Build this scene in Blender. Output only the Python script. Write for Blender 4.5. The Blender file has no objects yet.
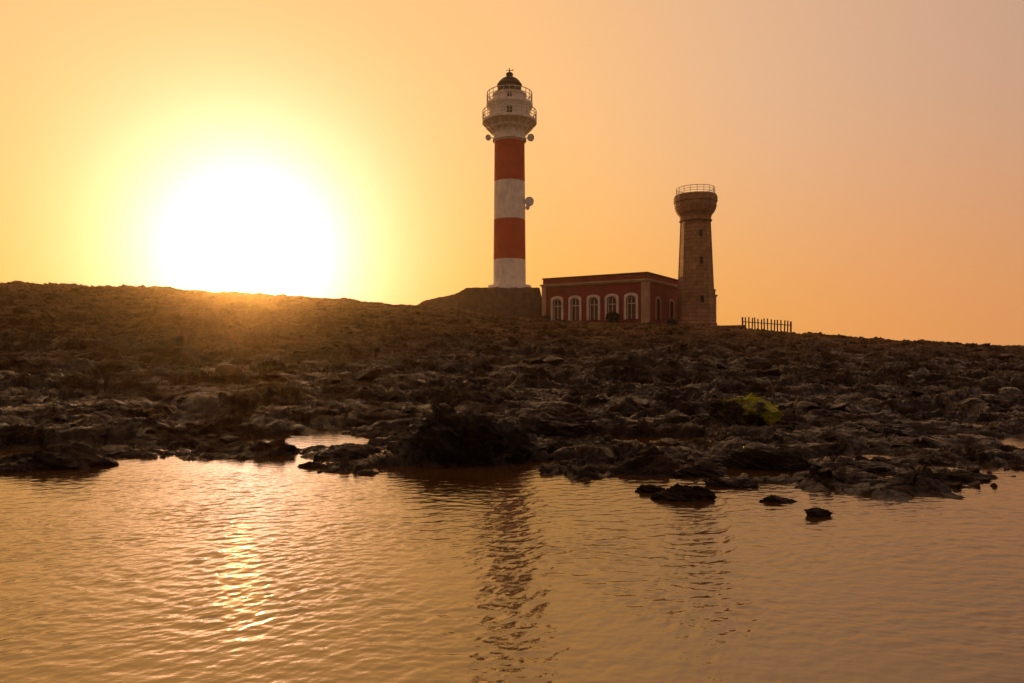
import bpy, bmesh, math, random
import numpy as np
from mathutils import Vector
random.seed(7); rng=np.random.default_rng(7)
F=683.0; EYE=1.5; HZ=350.0
def W(px,py,d): return ((px-512)/F*d, d, EYE+(HZ-py)/F*d)
scene=bpy.context.scene
SUN=Vector(((250-512)/F,1.0,(HZ-250)/F)).normalized()
LAMP=Vector(((244-512)/F,1.0,(HZ-279)/F)).normalized()
SEL=math.asin(LAMP.z); SAZ=math.atan2(LAMP.x,LAMP.y)

# ---------------- noise ----------------
def hsh(ix,iy,s):
    a=(ix.astype(np.int64)*374761393+iy.astype(np.int64)*668265263+s*1274126177)&0xFFFFFFFF
    a=((a^(a>>13))*1274126177)&0xFFFFFFFF
    a=((a^(a>>16))*2246822519)&0xFFFFFFFF
    a=a^(a>>15)
    return (a&0xFFFFFF)/float(0xFFFFFF)
def gn(x,y,s=0):
    ix=np.floor(x);iy=np.floor(y);fx=x-ix;fy=y-iy
    u=fx*fx*fx*(fx*(fx*6-15)+10);v=fy*fy*fy*(fy*(fy*6-15)+10)
    def g(dx,dy):
        a=hsh(ix+dx,iy+dy,s)*2*np.pi
        return np.cos(a)*(fx-dx)+np.sin(a)*(fy-dy)
    return ((g(0,0)*(1-u)+g(1,0)*u)*(1-v)+(g(0,1)*(1-u)+g(1,1)*u)*v)*1.4
def fbm(x,y,o=4,s=0,r=False):
    t=0;a=1;n=0
    for i in range(o):
        q=gn(x*2**i+i*17.3,y*2**i-i*9.1,s+i)
        if r:q=1-2*np.abs(q)
        t=t+a*q;n+=a;a*=0.5
    return t/n
def cell(x,y,s=0):
    """faceted slab field: per-cell height + tilt; returns (height 0..1 with tilt, edge distance)"""
    ix=np.floor(x);iy=np.floor(y)
    f1=np.full(x.shape,9.);f2=np.full(x.shape,9.);rr=np.zeros(x.shape);tl=np.zeros(x.shape)
    for dx in(-1,0,1):
        for dy in(-1,0,1):
            cx=ix+dx;cy=iy+dy
            ex=cx+hsh(cx,cy,s)-x;ey=cy+hsh(cx,cy,s+5)-y
            d=np.hypot(ex,ey);c=hsh(cx,cy,s+9);a=c*91.7
            m=d<f1
            f2=np.where(m,f1,np.minimum(f2,d));rr=np.where(m,c,rr)
            tl=np.where(m,np.cos(a)*ex+np.sin(a)*ey,tl);f1=np.where(m,d,f1)
    return rr,tl,f2-f1
def ss(a,b,x):
    t=np.clip((x-a)/(b-a),0,1);return t*t*(3-2*t)
CX=[-200,-90,-52,-40,-27,-16.6,-9.4,3.2,14,21,29.5,40,52,90,200]
CZ=[8.5,8.6,8.2,7.8,7.1,6.35,5.8,4.4,4.0,3.7,3.0,2.3,1.6,1.3,1.2]
SX=[-40,-12,-6.6,-5.9,-5,-3.3,-2.2,-1,0.5,1.6,2.6,4.1,5,6.3,12,40]
SY=[5,6.0,7.2,8.7,9.7,9.5,9.6,9.3,9.1,8.5,7.6,7.2,7.7,8.5,8.8,9]
def H(x,y,fine=True):
    x=np.asarray(x,float);y=np.asarray(y,float)
    xx=x*np.where(y>72,1,72/np.maximum(y,20))**0.6
    cz=np.interp(xx,CX,CZ)
    sh=np.interp(x,SX,SY)+0.6*gn(x*0.6,y*0.6,3)+.6*gn(x*1.7,y*1.7,4)
    s0=14-3.5*ss(0,-8,x)
    s=np.clip((y-s0)/(72-s0),0,1)
    b=cz*(0.55*s+0.45*s*s)
    b=b+0.07*ss(-.3,1.4,y-sh)+.06*ss(1.2,5,y-sh)+0.12*ss(3,7,y-sh)*ss(4,-6,x)
    b=b-.26*ss(.10,.36,gn(x/2.4+7,y/1.5+3,301))*ss(.3,1.3,y-sh)*(1-ss(14,19,y))   # tide pools in the shelf
    b=np.where(y<sh,-0.11*(sh-y),b)
    b=np.maximum(b,-0.9)
    k=ss(9,26,y);far=1-0.65*ss(50,75,y);sl=.6+.4*ss(12,20,y)   # wave-planed shelf is flatter
    b=b+fbm(x/9,y/9,3,11)*0.55*k*far
    wx=x+0.3*gn(x*1.3,y*1.3,21)+.06*gn(x*6,y*6,23);wy=y+0.3*gn(x*1.3,y*1.3,22)+.06*gn(x*6,y*6,24)
    near=ss(5.5,8.5,y)
    md=ss(-.35,.35,gn(x/3.5,y/3.5,29))     # broken ground vs. smooth patches
    r,t,e=cell(wx/3.4+40,wy/2.4,35)
    b=b+k*far*((r-.5)*.5+t*.35)*ss(0,.12,e)*(.4+.6*md)
    r,t,e=cell(wx/1.7,wy/1.1,31)
    b=b+near*((r-0.5)*0.24+t*.16)*(0.55+0.75*k)*(.6+.4*md)
    b=b-near*.09*(1-ss(0,.07,e))
    r,t,e=cell(wx/0.7,wy/0.42,41)
    b=b+near*sl*((r-0.5)*0.16+t*.12)*(.5+.75*md)-near*.05*(1-ss(0,.08,e))
    b=b+near*sl*0.14*fbm(x/0.9,y/0.9,4,51,True)-0.055*near
    if fine:
        r,t,e=cell(wx/0.22,wy/0.17,61)
        b=b+near*sl*((r-0.5)*0.07+t*.06)*(.35+.8*md)
        b=b+near*sl*0.065*fbm(x/0.3,y/0.3,4,71,True)
    b=b-ss(350,560,y)*6
    return b

def mesh_np(name,v,f,mat=None,smooth=True,parent=None):
    me=bpy.data.meshes.new(name)
    v=np.asarray(v,np.float32);f=np.asarray(f,np.int32);k=f.shape[1]
    me.vertices.add(len(v));me.vertices.foreach_set('co',v.ravel())
    me.loops.add(f.size);me.loops.foreach_set('vertex_index',f.ravel())
    me.polygons.add(len(f));me.polygons.foreach_set('loop_start',np.arange(len(f),dtype=np.int32)*k)
    me.polygons.foreach_set('loop_total',np.full(len(f),k,np.int32))
    me.update(calc_edges=True)
    me.polygons.foreach_set('use_smooth',np.full(len(me.polygons),smooth))
    ob=bpy.data.objects.new(name,me);scene.collection.objects.link(ob)
    if mat:me.materials.append(mat)
    if parent:ob.parent=parent
    return ob
def gridf(nr,nc):
    i=np.arange(nr-1)[:,None]*nc+np.arange(nc-1)[None]
    return np.stack([i,i+1,i+nc+1,i+nc],-1).reshape(-1,4)

# ---------------- materials ----------------
class N:
    def __init__(s,name):
        s.m=bpy.data.materials.new(name);s.m.use_nodes=True;s.t=s.m.node_tree
        s.b=s.t.nodes['Principled BSDF']
        s.geo=s.t.nodes.new('ShaderNodeNewGeometry')
    def n(s,ty,**k):
        x=s.t.nodes.new(ty)
        for a,b in k.items():
            if isinstance(b,bpy.types.NodeSocket):s.t.links.new(b,x.inputs[a.replace('_',' ')])
            elif a in('operation','blend_type','data_type','feature'):setattr(x,a,b)
            else:x.inputs[a.replace('_',' ')].default_value=b
        return x
    def l(s,a,b):s.t.links.new(a,b)
    def pos(s,sc=(1,1,1)):
        x=s.n('ShaderNodeMapping');s.l(s.geo.outputs['Position'],x.inputs[0]);x.inputs['Scale'].default_value=sc;return x.outputs[0]
    def noise(s,scale,detail=4,rough=.55,sc=(1,1,1)):
        x=s.n('ShaderNodeTexNoise',Scale=scale,Detail=detail,Roughness=rough);s.l(s.pos(sc),x.inputs['Vector']);return x.outputs['Fac']
    def ramp(s,fac,st):
        x=s.t.nodes.new('ShaderNodeValToRGB');s.l(fac,x.inputs[0]);e=x.color_ramp.elements
        while len(e)<len(st):e.new(0.5)
        for q,(p,c) in zip(e,st):
            q.position=p;q.color=(c if isinstance(c,tuple) else (c,c,c))+(1,)
        return x.outputs[0]
    def mix(s,f,a,b,bt='MIX'):
        x=s.t.nodes.new('ShaderNodeMix');x.data_type='RGBA';x.blend_type=bt
        for i,v in((0,f),(6,a),(7,b)):
            if isinstance(v,bpy.types.NodeSocket):s.l(v,x.inputs[i])
            else:x.inputs[i].default_value=v if i==0 else tuple(v)+(1,)
        return x.outputs[2]
    def bump(s,h,dist,st=1.0,prev=None):
        x=s.n('ShaderNodeBump',Strength=st,Distance=dist);s.l(h,x.inputs['Height'])
        if prev:s.l(prev,x.inputs['Normal'])
        return x.outputs[0]
def rockmat(name,algae=False,dark=1.0):
    q=N(name)
    n1=q.noise(0.22,6,.65);n2=q.noise(3.0,6,.65);n3=q.noise(22,5,.7)
    c=q.ramp(n2,[(0.3,(0.007*dark,0.0038*dark,0.0024*dark)),(0.5,(0.021*dark,0.0098*dark,0.0052*dark)),(0.72,(0.065*dark,0.030*dark,0.0135*dark))])
    dry=q.ramp(n2,[(0.3,(0.026,0.013,0.005)),(0.5,(0.07,0.036,0.014)),(0.72,(0.17,0.088,0.036))])
    sep=q.n('ShaderNodeSeparateXYZ');q.l(q.geo.outputs['Position'],sep.inputs[0])
    a=q.n('ShaderNodeMath',operation='MULTIPLY_ADD');q.l(n1,a.inputs[0]);a.inputs[1].default_value=2.4;q.l(sep.outputs[2],a.inputs[2])
    w=q.n('ShaderNodeMapRange');q.l(a.outputs[0],w.inputs[0])
    w.inputs[1].default_value=1.6;w.inputs[2].default_value=4.2
    col=q.mix(w.outputs[0],c,dry)
    ns=q.n('ShaderNodeSeparateXYZ');q.l(q.geo.outputs['Normal'],ns.inputs[0])
    up=q.ramp(ns.outputs[2],[(0.8,0.0),(0.97,1.0)])
    m=q.n('ShaderNodeMath',operation='MULTIPLY');q.l(up,m.inputs[0]);q.l(w.outputs[0],m.inputs[1])
    pn=q.ramp(n1,[(.42,0.1),(.58,.8)])
    m2=q.n('ShaderNodeMath',operation='MULTIPLY');q.l(m.outputs[0],m2.inputs[0]);q.l(pn,m2.inputs[1])
    col=q.mix(m2.outputs[0],col,(0.25,0.14,0.058))
    spk=q.ramp(n3,[(0.35,0.35),(0.65,1.5)])
    col=q.mix(0.85,col,spk,'MULTIPLY')
    if algae:
        g=q.noise(2.3,5,.65)
        gm=q.ramp(g,[(0.44,0.0),(0.54,1.0)])
        gx=q.n('ShaderNodeMapRange');q.l(sep.outputs[0],gx.inputs[0]);gx.inputs[1].default_value=3.8;gx.inputs[2].default_value=4.4
        mm=q.n('ShaderNodeMath',operation='MULTIPLY');q.l(gm,mm.inputs[0]);q.l(gx.outputs[0],mm.inputs[1])
        col=q.mix(mm.outputs[0],col,(0.36,0.35,0.012))
    q.l(col,q.b.inputs['Base Color'])
    wn=q.noise(.9,5,.6)
    wet=q.ramp(wn,[(.46,.5),(.57,.08)])
    r0=q.mix(w.outputs[0],wet,(.85,.85,.85))
    rr=q.n('ShaderNodeMath',operation='MULTIPLY_ADD');q.l(n2,rr.inputs[0]);rr.inputs[1].default_value=.2;q.l(r0,rr.inputs[2])
    q.l(rr.outputs[0],q.b.inputs['Roughness'])
    spl=q.mix(w.outputs[0],q.ramp(wn,[(.46,.12),(.57,.5)]),(.1,.1,.1))
    q.l(spl,q.b.inputs['Specular IOR Level'])
    q.b.inputs['Specular Tint'].default_value=(1,.85,.68,1)
    vo=q.n('ShaderNodeTexVoronoi',Scale=9.0);q.l(q.pos(),vo.inputs['Vector'])
    b=q.bump(vo.outputs['Distance'],0.07,.7)
    b=q.bump(n2,0.16,.9,b);b=q.bump(n3,0.05,1,b);b=q.bump(q.noise(70,3,.6),0.014,.9,b)
    q.l(b,q.b.inputs['Normal'])
    return q.m
M_ground=rockmat('basalt_ground');M_rock=rockmat('basalt_rock',dark=.85);M_algae=rockmat('algae_rock',True);M_weed=rockmat('seaweed_rock',dark=.4)
def plaster(name,col,var=.25,rough=.85,stain=True,sc=1.0,bs=.02):
    q=N(name);n=q.noise(0.9*sc,5,.6);s=q.noise(2.5*sc,4,.6,(1,1,.15))
    c=q.ramp(n,[(0.3,tuple(x*(1-var) for x in col)),(0.7,tuple(min(1,x*(1+var*.5)) for x in col))])
    if stain:
        f=q.ramp(s,[(0.5,0.0),(0.75,0.5)]);c=q.mix(f,c,tuple(x*.45 for x in col))
    q.l(c,q.b.inputs['Base Color']);q.b.inputs['Roughness'].default_value=rough
    q.l(q.bump(q.noise(12*sc,4),bs,.5),q.b.inputs['Normal']);return q.m
M_white=plaster('white_paint',(0.74,0.66,0.56));M_red=plaster('red_paint',(0.40,0.022,0.014))
M_wall=plaster('dark_red_render',(0.22,0.032,0.02));M_trim=plaster('sandstone_trim',(0.42,0.26,0.15))
M_dark=plaster('dark_metal',(0.010,0.008,0.008),rough=.8,stain=False);M_frame=plaster('cream_frame',(0.62,0.50,0.37))
M_door=plaster('shutter_brown',(0.14,0.065,0.035));M_roof=plaster('flat_roof',(0.2,0.13,0.09))
M_wood=plaster('weathered_wood',(0.08,0.05,0.035),sc=4);M_rail=plaster('pale_railing',(0.6,0.55,0.5),stain=False)
M_leaf=plaster('shrub_leaf',(0.05,0.05,0.025),sc=4,stain=False)
M_earth=plaster('packed_earth',(0.12,0.062,0.03),var=.5,sc=1.5,bs=.08)
def stone():
    q=N('old_sandstone');br=q.n('ShaderNodeTexBrick')
    tc=q.n('ShaderNodeTexCoord');sp=q.n('ShaderNodeSeparateXYZ');q.l(tc.outputs['Object'],sp.inputs[0])
    at=q.n('ShaderNodeMath',operation='ARCTAN2');q.l(sp.outputs[1],at.inputs[0]);q.l(sp.outputs[0],at.inputs[1])
    mu=q.n('ShaderNodeMath',operation='MULTIPLY');q.l(at.outputs[0],mu.inputs[0]);mu.inputs[1].default_value=2.0
    cb=q.n('ShaderNodeCombineXYZ');q.l(mu.outputs[0],cb.inputs[0]);q.l(sp.outputs[2],cb.inputs[1]);q.l(cb.outputs[0],br.inputs['Vector'])
    br.inputs['Scale'].default_value=1.0;br.inputs['Mortar Size'].default_value=.025;br.inputs['Brick Width'].default_value=.9;br.inputs['Row Height'].default_value=.45
    br.inputs['Color1'].default_value=(.38,.20,.095,1);br.inputs['Color2'].default_value=(.27,.14,.065,1);br.inputs['Mortar'].default_value=(.17,.09,.05,1)
    n=q.noise(1.2,6,.65);c=q.mix(.8,br.outputs[0],q.ramp(n,[(.3,.5),(.7,1.25)]),'MULTIPLY')
    q.l(c,q.b.inputs['Base Color']);q.b.inputs['Roughness'].default_value=.9
    q.l(q.bump(q.noise(7,5),.06,.6),q.b.inputs['Normal']);return q.m
M_stone=stone()
def glass():
    q=N('lantern_glass');q.b.inputs['Base Color'].default_value=(.03,.025,.02,1)
    n=q.noise(2,2);q.l(q.ramp(n,[(0,.1),(1,.25)]),q.b.inputs['Roughness']);return q.m
M_glass=glass()
def watermat():
    q=N('pool_water');n=q.noise(.8,3)
    q.l(q.ramp(n,[(.3,(.04,.017,.005)),(.7,(.07,.03,.009))]),q.b.inputs['Base Color'])
    q.b.inputs['Roughness'].default_value=.05;q.b.inputs['IOR'].default_value=3.0
    q.b.inputs['Specular Tint'].default_value=(1,.86,.58,1)
    b=q.bump(q.noise(16,3,.5,(1,1.7,1)),.003,.7);b=q.bump(q.noise(40,3,.5,(1,1.8,1)),.0014,.6,b)
    q.l(b,q.b.inputs['Normal']);return q.m
M_water=watermat()

# ---------------- ground ----------------
def cols(n,a,ext,m):
    c=np.linspace(-a,a,n);e=a*np.exp(np.linspace(0,np.log(ext/a),m+1))[1:]
    return np.concatenate([-e[::-1],c,e])
ys=np.concatenate([np.geomspace(4.5,110,1200),np.geomspace(113,620,40)])
us=cols(1100,0.85,4.0,60)
Y=np.repeat(ys[:,None],len(us),1);X=us[None]*(Y+2)
Z=H(X,Y)
ground=mesh_np('ground',np.stack([X,Y,Z],-1).reshape(-1,3),gridf(len(ys),len(us)),M_ground)

# ---------------- water ----------------
ys=np.concatenate([np.geomspace(.4,1.95,40),np.geomspace(2,12,1250),np.geomspace(12.1,40,120)]);us=cols(1100,0.85,4.0,50)
Y=np.repeat(ys[:,None],len(us),1);X=us[None]*(Y+1)
Zw=np.zeros_like(X)
wx=X+.15*gn(X*.7,Y*.7,201);wy=Y+.15*gn(X*.7,Y*.7,202)
for i in range(60):
    lam=0.045*(0.25/0.045)**rng.random();k=2*np.pi/lam
    th=math.radians(-90+20+rng.normal()*36)
    slope=0.0128*(lam/0.12)**-0.05
    Zw+=slope/k*np.sin(k*(np.cos(th)*wx+np.sin(th)*wy)+rng.random()*6.28)
Zw*=0.95+0.9*fbm(X/1.2,Y/1.2,2,99)
Zw*=1-0.6*ss(6.,9.5,Y)
water=mesh_np('water',np.stack([X,Y,Zw],-1).reshape(-1,3),gridf(len(ys),len(us)),M_water)
s=9000
sea=mesh_np('sea',[(-s,-s,-.06),(s,-s,-.06),(s,s,-.06),(-s,s,-.06)],[(0,1,2,3)],M_water)

# ---------------- rocks ----------------
def ico(sub):
    bm=bmesh.new();bmesh.ops.create_icosphere(bm,subdivisions=sub,radius=1)
    v=np.array([x.co[:] for x in bm.verts]);f=np.array([[x.index for x in q.verts] for q in bm.faces]);bm.free();return v,f
def rockv(sub,cuts=14,rough=.12,seed=0):
    r=np.random.default_rng(seed);v,f=ico(sub);v=v.copy()
    for _ in range(cuts):
        n=r.normal(size=3);n/=np.linalg.norm(n);d=r.uniform(.4,.8)
        t=v@n;m=t>d;v[m]-=np.outer(t[m]-d,n)*.97
    p=v*1.0
    v*= (1+rough*fbm(p[:,0]*1.6+p[:,2]*1.1+seed,p[:,1]*1.6-p[:,2]*1.3,4,seed%50))[:,None]
    return v,f
def scatter(name,pts,sizes,sub,nvar,flat,mat,sink=.0):
    var=[rockv(sub,seed=100*sub+i) for i in range(nvar)]
    VV=[];FF=[];o=0
    hz=H(pts[:,0],pts[:,1],False)
    for (x,y),sz,h in zip(pts,sizes,hz):
        v,f=var[rng.integers(nvar)];a=rng.random()*6.28;c,s_=math.cos(a),math.sin(a)
        sc=sz*np.array([rng.uniform(.7,1.6),rng.uniform(.7,1.2),rng.uniform(*flat)])
        w=v*sc;w=np.stack([w[:,0]*c-w[:,1]*s_,w[:,0]*s_+w[:,1]*c,w[:,2]+.4*(w[:,0])*rng.normal()*.5],1)
        VV.append(w+np.array([x,y,h+sz*sink]));FF.append(f+o);o+=len(v)
    return mesh_np(name,np.concatenate(VV),np.concatenate(FF),mat,smooth=False)
def pts(n,y0,y1,um=1.0,pw=1.0):
    y=y0+(y1-y0)*rng.random(n)**pw;x=(rng.random(n)*2-1)*um*(y+2)
    return np.stack([x,y],1)
def keepland(p,zmin=0.0):
    return p[H(p[:,0],p[:,1],False)>zmin]
p=keepland(pts(3000,7.0,22,1.0,1.15),-.09);n=gn(p[:,0]*.4,p[:,1]*.4,5);p=p[n>-.15]
scatter('shore_rocks',p,.03+.2*rng.random(len(p))**3.2,3,12,(.3,.65),M_rock)
p=keepland(pts(8000,16,76,.95,.8));n=fbm(p[:,0]*.13,p[:,1]*.13,2,6);p=p[n>.0]
scatter('slope_rocks',p,.08+.5*rng.random(len(p))**5,2,14,(.3,.7),M_rock)

def bigrock(name,px,py,wpx,hpx,mat,seed,dscale=.7,zoff=0,rough=.3,cuts=14,shag=.10):
    d=EYE*F/(py-HZ);x=(px-512)/F*d;w=wpx/F*d/2;h=hpx/F*d
    v,f=rockv(6 if wpx>60 else 5,cuts,rough,seed)
    n=v/np.linalg.norm(v,axis=1)[:,None]
    r1,t1,e1=cell(v[:,0]*3.2+v[:,2]*2+seed,v[:,1]*3.2+v[:,2]*2.2,seed)
    v=v+n*((r1-.5)*.16+t1*.12+shag*fbm(v[:,0]*5+v[:,2]*4,v[:,1]*5-v[:,2]*3,4,seed+3,True))[:,None]
    v=v*np.array([w*1.08,w*dscale,h*1.05])
    v=v+np.array([x,d+w*dscale,zoff+h*.03])
    return mesh_np(name,v,f,mat)
bigrock('seaweed_boulder',472,467,128,48,M_weed,3,.7,0,.3,6,.28)
bigrock('algae_boulder',746,434,88,28,M_algae,5,.6,0.08,.2)
for a in [(688,502,80,17,11,.5),(822,517,28,8,12,.5),(781,503,36,7,13,.5),(556,473,28,8,14,.5),(312,468,40,5,15,.4),(655,493,44,8,16,.5),
          (790,474,120,20,17,.6),(960,484,90,10,18,.4),(850,486,76,10,19,.5),(260,456,60,12,20,.5),(30,472,100,20,21,.6),(355,460,60,12,22,.5),(600,462,70,12,23,.5),(900,440,120,20,24,.6),(560,440,110,20,25,.6),(150,440,110,18,26,.6),
          (630,474,50,7,27,.5),(575,466,44,7,28,.5),(735,488,60,9,29,.5),(410,463,46,10,30,.5),(90,466,50,12,31,.5),(330,472,22,4,32,.5),(700,478,70,9,33,.5),(880,474,60,9,34,.5)]:
    bigrock('shore_rock',a[0],a[1],a[2],a[3],M_rock,a[4],a[5],shag=.16)

# ---------------- building helpers ----------------
def empty(name,loc,rot=0):
    e=bpy.data.objects.new(name,None);e.location=loc;e.rotation_euler=(0,0,rot);scene.collection.objects.link(e);return e
def lathe(name,prof,mat,parent,seg=64,smooth=True,cap=True,loc=(0,0,0),rot=0):
    a=np.arange(seg)*2*np.pi/seg+rot;V=[];Fc=[]
    for r,z in prof:
        V+= [(r*math.cos(t),r*math.sin(t),z) for t in a]
    for i in range(len(prof)-1):
        for j in range(seg):
            k=(j+1)%seg;Fc.append((i*seg+j,i*seg+k,(i+1)*seg+k,(i+1)*seg+j))
    if cap:Fc.append(tuple(range(seg))[::-1]);Fc.append(tuple((len(prof)-1)*seg+j for j in range(seg)))
    me=bpy.data.meshes.new(name);me.from_pydata(V,[],Fc);me.materials.append(mat)
    ob=bpy.data.objects.new(name,me);scene.collection.objects.link(ob);ob.parent=parent;ob.location=loc
    if smooth:
        for q in me.polygons:q.use_smooth=len(q.vertices)==4
        try: me.set_sharp_from_angle(angle=math.radians(35))
        except Exception: pass
    return ob
def boxes(name,lst,mat,parent,bev=0):
    bm=bmesh.new()
    for (x0,y0,z0,x1,y1,z1) in lst:
        r=bmesh.ops.create_cube(bm,size=1)
        for v in r['verts']:
            v.co=Vector(((x0+x1)/2+v.co.x*(x1-x0),(y0+y1)/2+v.co.y*(y1-y0),(z0+z1)/2+v.co.z*(z1-z0)))
    me=bpy.data.meshes.new(name);bm.to_mesh(me);bm.free();me.materials.append(mat)
    ob=bpy.data.objects.new(name,me);scene.collection.objects.link(ob);ob.parent=parent
    if bev:
        m=ob.modifiers.new('b','BEVEL');m.width=bev;m.segments=2
    return ob
def tube(bm,a,b,r,seg=6):
    a=Vector(a);b=Vector(b);d=b-a;L=d.length
    g=bmesh.ops.create_cone(bm,cap_ends=True,segments=seg,radius1=r,radius2=r,depth=L)
    q=d.to_track_quat('Z','Y').to_matrix().to_4x4();q.translation=(a+b)/2
    bmesh.ops.transform(bm,matrix=q,verts=g['verts'])
def tubes(name,lst,mat,parent):
    bm=bmesh.new()
    for t in lst:tube(bm,*t)
    me=bpy.data.meshes.new(name);bm.to_mesh(me);bm.free();me.materials.append(mat)
    ob=bpy.data.objects.new(name,me);scene.collection.objects.link(ob);ob.parent=parent;return ob
def ringrail(name,r,z,h,n,mat,parent,t=.035,rails=(1,.66,.33)):
    L=[]
    for i in range(n):
        a=i*2*math.pi/n;b=(i+1)*2*math.pi/n
        L.append(((r*math.cos(a),r*math.sin(a),z),(r*math.cos(a),r*math.sin(a),z+h),t))
        for k in rails:L.append(((r*math.cos(a),r*math.sin(a),z+h*k),(r*math.cos(b),r*math.sin(b),z+h*k),t*(1.2 if k==1 else .8)))
    return tubes(name,L,mat,parent)

# ---------------- lighthouse ----------------
D=95;S=D/F
zz=lambda py:(HZ-py)*S+EYE
G0=zz(291)
LH=empty('lighthouse',((509.5-512)/F*D,D,G0))
z=lambda py:zz(py)-G0
lathe('foundation_plinth',[(4.2,-1.5),(4.2,.25),(3.0,.28),(3.0,.75),(2.35,.8)],M_white,LH)
R=lambda py:2.28-(290-py)*0.0012
def band(n,a,b,m):lathe(n,[(R(a),z(a)),(R(b),z(b))],m,LH,cap=False)
band('white_band_1',288,260,M_white);band('red_band_1',260,220,M_red);band('white_band_2',220,182,M_white);band('red_band_2',182,142,M_red)
lathe('tower_head',[(2.1,z(142)),(2.12,z(141)),(2.35,z(140.6)),(2.35,z(138.5)),(2.2,z(138)),(2.25,z(131)),(2.75,z(129)),(2.8,z(126.5)),(3.4,z(124)),(3.75,z(123)),(3.8,z(122.8)),(3.8,z(120.6)),
   (2.9,z(120.5)),(2.85,z(110)),(3.0,z(108)),(3.25,z(106)),(3.25,z(103.8)),(2.3,z(103.7)),(2.25,z(96)),(2.4,z(95.5)),(2.4,z(94)),(1.3,z(93.8))],M_white,LH)
L=[]
for i in range(16):
    a=i*math.pi/8;c,s_=math.cos(a),math.sin(a)
    L.append(((2.3*c,2.3*s_,z(133)),(3.5*c,3.5*s_,z(124)),.13))
tubes('gallery_brackets',L,M_white,LH)
ringrail('lower_gallery_railing',3.75,z(120.8),1.35,28,M_rail,LH,.05)
ringrail('upper_gallery_railing',3.15,z(104),1.6,24,M_rail,LH,.05)
lathe('lantern_glazing',[(1.55,z(93.8)),(1.55,z(84.5))],M_glass,LH,seg=16,smooth=False)
L=[]
for i in range(16):
    a=i*math.pi/8;b=(i+1)*math.pi/8;r=1.58
    L.append(((r*math.cos(a),r*math.sin(a),z(93.8)),(r*math.cos(b),r*math.sin(b),z(84.5)),.06))
    L.append(((r*math.cos(b),r*math.sin(b),z(93.8)),(r*math.cos(a),r*math.sin(a),z(84.5)),.06))
    for k in(93.5,89,85):L.append(((r*math.cos(a),r*math.sin(a),z(k)),(r*math.cos(b),r*math.sin(b),z(k)),.06))
tubes('lantern_lattice',L,M_dark,LH)
lathe('lantern_dome',[(1.75,z(84.5)),(1.75,z(83.7)),(1.65,z(83)),(1.46,z(80.7)),(1.15,z(78.5)),(.75,z(76.6)),(.4,z(75.6)),(.36,z(75.4)),(.36,z(74.4)),(.5,z(73.8)),(.5,z(72.3)),(.3,z(71.2)),(.1,z(70.6)),(.05,z(66.5))],M_dark,LH)
tubes('wind_vane',[((-.5,0,z(69)),(.5,0,z(69)),.04),((.3,0,z(69)),(.55,0,z(68)),.06)],M_dark,LH)
def drum(n,x,py,r,l):
    zc=z(py);sg=1 if x>0 else -1
    tubes(n,[((x,-.6-l/2,zc),(x,-.6+l/2,zc),r,20),((x,-.6,zc),(x-sg*1.1,-.2,zc),.07)],M_rail,LH)
drum('dish_antenna',2.75,202,.62,.5)
drum('equipment_box',-2.95,138,.38,.4);drum('equipment_box_2',2.95,138,.48,.4);drum('equipment_box_3',2.5,208,.3,.4)
boxes('head_doors',[(-.35,-2.9,z(119.5),.35,-2.6,z(111.5)),(-.3,-2.32,z(103),.3,-2.1,z(97))],M_dark,LH)
# ---------------- earth platform under lighthouse ----------------
gx,gy=np.meshgrid(np.linspace(-19,6,300),np.linspace(84,108,200))
rw=.35*fbm(gx/1.2,gy/1.2,3,18)
prof=np.interp(gx+rw,[-19,-15,-11.5,-8,-6.9,-6.2,-5.9,3.5,4.4],[4,5.8,7.9,8.6,8.9,9.4,G0-.12,G0-.12,5.5])
fr=np.interp(gy+rw*.8,[84,86.6,88.3,102,108],[0,.12,1,1,0])
gz=3.8+(prof-3.8)*fr+.22*fbm(gx/1.3,gy/1.3,5,8)*(fr>0)*np.where((gx>-5.5)&(gy>89),.3,1)
mound=mesh_np('earth_platform',np.stack([gx,gy,gz],-1).reshape(-1,3),gridf(*gx.shape),M_earth)

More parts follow.
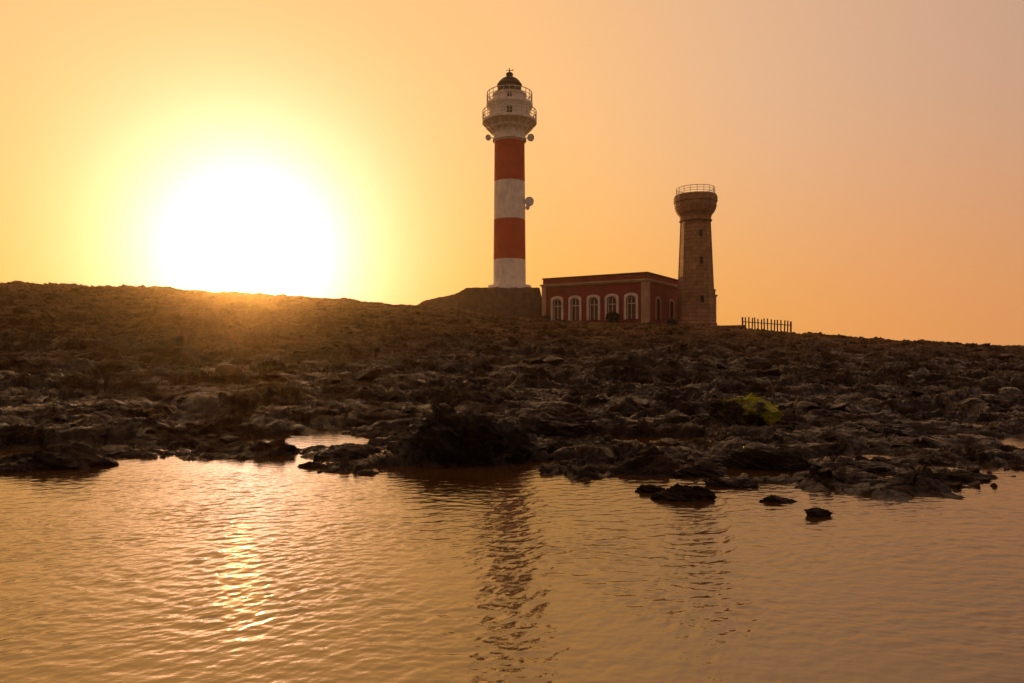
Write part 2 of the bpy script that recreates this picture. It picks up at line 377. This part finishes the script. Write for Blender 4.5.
# ---------------- red building ----------------
ax,ay,bx,by=3.84,84.5,15.3,77.2
ang=math.atan2(by-ay,bx-ax);GB=4.1
B=empty('lighthouse_keepers_building',(ax,ay,GB),ang)
Lf=math.hypot(bx-ax,by-ay);Lw=27;Hh=6.15
def arch(w,h,n=10):
    r=w/2;p=[(-r,0),(r,0)]
    for i in range(n+1):
        a=math.pi*i/n;p.append((r*math.cos(a),h-r*.7+ r*.7*math.sin(a)))
    return p
def prism(name,outl,cx,y0,y1,z0,mat,parent,axis='front',inner=None):
    bm=bmesh.new()
    def P(u,v,y): return (cx+u,y,z0+v) if axis=='front' else (y,cx+u,z0+v)
    if inner is None:
        a=[bm.verts.new(P(u,v,y0)) for u,v in outl];b=[bm.verts.new(P(u,v,y1)) for u,v in outl];n=len(outl)
        bm.faces.new(a);bm.faces.new(b[::-1])
        for i in range(n):bm.faces.new((a[i],b[i],b[(i+1)%n],a[(i+1)%n]))
    else:
        n=len(outl);rings=[[bm.verts.new(P(u,v,y)) for u,v in o] for o in(outl,inner) for y in(y0,y1)]
        o0,o1,i0,i1=rings
        for i in range(n):
            k=(i+1)%n
            bm.faces.new((o0[i],o0[k],i0[k],i0[i]));bm.faces.new((o1[i],i1[i],i1[k],o1[k]))
            bm.faces.new((o0[i],o1[i],o1[k],o0[k]));bm.faces.new((i0[i],i0[k],i1[k],i1[i]))
    bmesh.ops.recalc_face_normals(bm,faces=bm.faces)
    me=bpy.data.meshes.new(name);bm.to_mesh(me);bm.free()
    if mat:me.materials.append(mat)
    ob=bpy.data.objects.new(name,me);scene.collection.objects.link(ob);ob.parent=parent;return ob
walls=boxes('walls',[(0,0,-2,Lf,Lw,Hh)],M_wall,B)
fw=[2.0,4.45,6.9,9.25,11.65];sw=[3.4,8,13,18,23]
ww,wh=1.2,2.75
cut=[]
for t in fw:cut.append(prism('cut',arch(ww,wh),t,-.3,.35,.95,None,B))
for t in sw:cut.append(prism('cut',arch(1.3,2.5),t,Lf-.35,Lf+.3,.95,None,B,'side'))
bpy.context.view_layer.update()
for c in cut:
    m=walls.modifiers.new('x','BOOLEAN');m.object=c;m.operation='DIFFERENCE';m.solver='EXACT'
dg=bpy.context.evaluated_depsgraph_get()
nm=bpy.data.meshes.new_from_object(walls.evaluated_get(dg));walls.modifiers.clear();walls.data=nm
for c in cut:bpy.data.objects.remove(c)
sc_=lambda o,k,e:[(u*k,(v if v==0 else v+e)) for u,v in o]
for i,t in enumerate(fw):
    o=arch(ww,wh)
    prism(f'window_surround_{i+1}',sc_(o,1.45,.3),t,-.09,.02,.92,M_frame,B,inner=o)
    prism(f'window_frame_{i+1}',sc_(o,.99,0),t,.16,.22,.96,M_frame,B,inner=sc_(o,.78,-.16))
    prism(f'shutter_{i+1}',sc_(o,.95,-.02),t,.24,.30,.97,M_door,B)
    boxes(f'glazing_bar_{i+1}',[(t-.04,.14,1.0,t+.04,.2,3.6),(t-.5,.135,2.7,t+.5,.19,2.8)],M_frame,B)
for i,t in enumerate(sw):
    o=arch(1.3,2.5)
    prism(f'side_surround_{i+1}',sc_(o,1.35,.28),t,Lf-.02,Lf+.09,.92,M_trim,B,'side',inner=o)
    prism(f'side_shutter_{i+1}',sc_(o,.97,-.02),t,Lf-.3,Lf-.24,.96,M_door,B,'side')
boxes('cornice',[(-.28,-.28,5.3,Lf+.28,Lw+.28,5.48),(-.18,-.18,5.15,Lf+.18,Lw+.18,5.297)],M_trim,B,.03)
boxes('parapet_coping',[(-.12,-.12,Hh-.02,Lf+.12,Lw+.12,Hh+.12)],M_door,B,.03)
boxes('corner_pilasters',[(Lf-.7,-.12,-1,Lf+.12,.6,5.148),(-.12,-.12,-1,.45,.5,5.148),(Lf-.6,Lw-.6,-1,Lf+.12,Lw+.12,5.148)],M_trim,B,.02)
boxes('plinth',[(-.06,-.06,-2,Lf+.06,Lw+.06,.5)],M_roof,B)
# ---------------- old tower ----------------
d=80;so=d/F;T0=4.0
T=empty('old_stone_tower',((696-512)/F*d,d,T0))
t=lambda py:(HZ-py)*so+EYE-T0
lathe('shaft',[(2.4,-1.5),(2.4,.6),(2.25,.75),(2.15,1.2),(1.68,t(222))],M_stone,T,seg=8,smooth=False,cap=False,rot=math.pi/8+.12)
lathe('capital',[(1.68,t(222)),(1.88,t(221.5)),(1.88,t(220)),(1.75,t(219.5)),(1.82,t(216)),(2.1,t(213)),(2.32,t(209.5)),(2.32,t(208)),(2.4,t(207.5)),(2.4,t(203)),(2.5,t(202.5)),(2.5,t(197)),(2.42,t(196.5)),(2.42,t(195.5)),(0.2,t(195.4))],M_stone,T,seg=16,smooth=False,rot=.12)
ringrail('top_railing',2.2,t(195.5),.85,18,M_rail,T,.03)
for i,py in enumerate((300,262,235)):
    r=(2.15-(2.15-1.68)*((t(py)-1.2)/(t(222)-1.2)))*math.cos(math.pi/8);a=-math.pi/2+.12
    o=boxes(f'slit_window_{i+1}',[(-.03,-.17,-.4,.05,.17,.4)],M_dark,T);o.location=(r*math.cos(a),r*math.sin(a),t(py));o.rotation_euler=(0,0,a)
L=[]
for i in range(8):
    a=math.pi/8+.12+i*math.pi/4
    L.append(((2.13*math.cos(a),2.13*math.sin(a),1.2),(1.66*math.cos(a),1.66*math.sin(a),t(222)),.08))
tubes('edge_quoins',L,M_stone,T)

# ---------------- fence + low wall + shrub ----------------
x0,y0,_=W(743,336,77);x1,y1,_=W(791,336,73)
Fe=empty('wooden_post_fence',(0,0,0));L=[]
n=16
for i in range(n):
    k=i/(n-1);x=x0+(x1-x0)*k;y=y0+(y1-y0)*k;h=float(H(x,y,False))
    top=3.25+1.95-.6*k+rng.normal()*.05
    L.append(((x,y,h-.3),(x+rng.normal()*.04,y,top),.075 if i not in(0,n-1) else .1,8))
tubes('posts',L,M_wood,Fe)
tubes('rails',[((x0,y0+.1,4.7),(x1,y1+.1,4.15),.045,6),((x0,y0+.1,3.75),(x1,y1+.1,3.35),.04,6)],M_wood,Fe)
xa,ya,_=W(716,330,79);xb,yb,_=W(745,330,77)
wl=empty('low_stone_wall',(xa,ya,0),math.atan2(yb-ya,xb-xa));Lw_=math.hypot(xb-xa,yb-ya)
boxes('wall_body',[(0,-.2,2.5,Lw_,.2,4.2)],M_stone,wl,.05);boxes('coping',[(-.05,-.27,4.203,Lw_+.05,.27,4.32)],M_trim,wl,.03)
def shrub(px,py,d,r,name='shrub'):
    x,y,zc=W(px,py,d);V=[];Fc=[]
    for i in range(1500):
        v=rng.normal(size=3);v/=np.linalg.norm(v);v*=r*rng.uniform(.45,1)**.5*(.8+.25*gn(v[0:1]*2,v[1:2]*2+v[2],4)[0])
        v[2]=v[2]*.9;c=np.array([x,y,zc])+v;a=rng.normal(size=3)*.09;b=rng.normal(size=3)*.09
        o=len(V);V+=[c-a,c+b,c+a,c-b];Fc.append((o,o+1,o+2,o+3))
    return mesh_np(name,V,Fc,M_leaf,False)
shrub(613,318,78,.85);shrub(546,320,82,.6);shrub(672,323,75,.5)

# ---------------- added scattering volume, imitates the sun's lens glare over the ridge ----------------
hz=boxes('glare_haze',[(-160,-30,-2,160,170,70)],M_dark,None)
hm=bpy.data.materials.new('glare_scatter');hm.use_nodes=True;ht=hm.node_tree;ht.nodes.clear()
ho=ht.nodes.new('ShaderNodeOutputMaterial');hv=ht.nodes.new('ShaderNodeVolumeScatter');ht.links.new(hv.outputs[0],ho.inputs['Volume'])
hv.inputs['Color'].default_value=(1,.74,.36,1);hv.inputs['Density'].default_value=.0004;hv.inputs['Anisotropy'].default_value=.92
hz.data.materials.clear();hz.data.materials.append(hm)

# ---------------- world ----------------
w=bpy.data.worlds.new('World');scene.world=w;w.use_nodes=True;nt=w.node_tree
for q in list(nt.nodes):nt.nodes.remove(q)
nn=nt.nodes.new;ln=nt.links.new
out=nn('ShaderNodeOutputWorld');add=nn('ShaderNodeAddShader');ln(add.outputs[0],out.inputs[0])
sky=nn('ShaderNodeTexSky');sky.sky_type='NISHITA';sky.sun_disc=False;sky.sun_elevation=SEL;sky.sun_rotation=SAZ
sky.dust_density=6;sky.air_density=1.5
bg1=nn('ShaderNodeBackground');ln(sky.outputs[0],bg1.inputs[0]);bg1.inputs[1].default_value=.005;ln(bg1.outputs[0],add.inputs[0])
tc=nn('ShaderNodeTexCoord');nv=nn('ShaderNodeVectorMath');nv.operation='NORMALIZE';ln(tc.outputs['Generated'],nv.inputs[0])
dt=nn('ShaderNodeVectorMath');dt.operation='DOT_PRODUCT';ln(nv.outputs[0],dt.inputs[0]);dt.inputs[1].default_value=SUN
def mth(op,a,b=None,c=None):
    x=nn('ShaderNodeMath');x.operation=op
    for i,v in enumerate((a,b,c)):
        if v is None:continue
        if isinstance(v,(int,float)):x.inputs[i].default_value=v
        else:ln(v,x.inputs[i])
    return x.outputs[0]
th=mth('ARCCOSINE',mth('MINIMUM',dt.outputs['Value'],.99999))
tn=mth('DIVIDE',th,math.pi)
def ramp(fac,st):
    x=nn('ShaderNodeValToRGB');ln(fac,x.inputs[0]);e=x.color_ramp.elements
    while len(e)<len(st):e.new(.5)
    for q,(p,c) in zip(e,st):q.position=p;q.color=c+(1,)
    return x.outputs[0]
dg_=lambda a:a/180
lo=ramp(tn,[(0,(1,.50,.07)),(dg_(10),(1,.48,.06)),(dg_(20),(1,.465,.065)),(dg_(32),(.97,.43,.08)),(dg_(50),(.86,.35,.10)),(dg_(90),(.42,.20,.11)),(1,(.29,.185,.14))])
hi=ramp(tn,[(0,(1,.54,.18)),(dg_(14),(1,.53,.18)),(dg_(28),(.95,.53,.22)),(dg_(42),(.79,.46,.265)),(dg_(60),(.58,.345,.235)),(dg_(90),(.37,.245,.19)),(1,(.28,.20,.165))])
sp=nn('ShaderNodeSeparateXYZ');ln(nv.outputs[0],sp.inputs[0])
mr=nn('ShaderNodeMapRange');mr.interpolation_type='SMOOTHSTEP';ln(sp.outputs[2],mr.inputs[0]);mr.inputs[1].default_value=-.03;mr.inputs[2].default_value=.38
mx=nn('ShaderNodeMix');mx.data_type='RGBA';ln(mr.outputs[0],mx.inputs[0]);ln(lo,mx.inputs[6]);ln(hi,mx.inputs[7])
g1=mth('EXPONENT',mth('MULTIPLY',mth('POWER',mth('DIVIDE',th,math.radians(5.1)),1.2),-1.0))
g2=mth('EXPONENT',mth('DIVIDE',th,-math.radians(9)))
def vsc(c,f):
    x=nn('ShaderNodeVectorMath');x.operation='SCALE';x.inputs[0].default_value=c;ln(f,x.inputs[3]);return x.outputs[0]
def vadd(a,b):
    x=nn('ShaderNodeVectorMath');x.operation='ADD';ln(a,x.inputs[0]);ln(b,x.inputs[1]);return x.outputs[0]
tot=vadd(vadd(mx.outputs[2],vsc((3.0,2.5,2.6),g1)),vsc((1.0,.45,.22),g2))
bg2=nn('ShaderNodeBackground');ln(tot,bg2.inputs[0]);bg2.inputs[1].default_value=.97;ln(bg2.outputs[0],add.inputs[1])
sl=bpy.data.lights.new('sun','SUN');sl.energy=3.0;sl.angle=math.radians(1.2);sl.color=(1,.52,.17)
so_=bpy.data.objects.new('sun',sl);so_.rotation_euler=LAMP.to_track_quat('Z','Y').to_euler();scene.collection.objects.link(so_)
# ---------------- camera ----------------
cd=bpy.data.cameras.new('camera');cd.lens=24;cd.sensor_width=36;cd.clip_end=20000;cd.clip_start=.05
co=bpy.data.objects.new('camera',cd);scene.collection.objects.link(co);co.location=(0,0,EYE)
co.rotation_euler=(math.radians(90)+math.atan((HZ-341.5)/F),0,0);scene.camera=co
scene.view_settings.view_transform='Standard';scene.view_settings.look='None';scene.view_settings.exposure=0
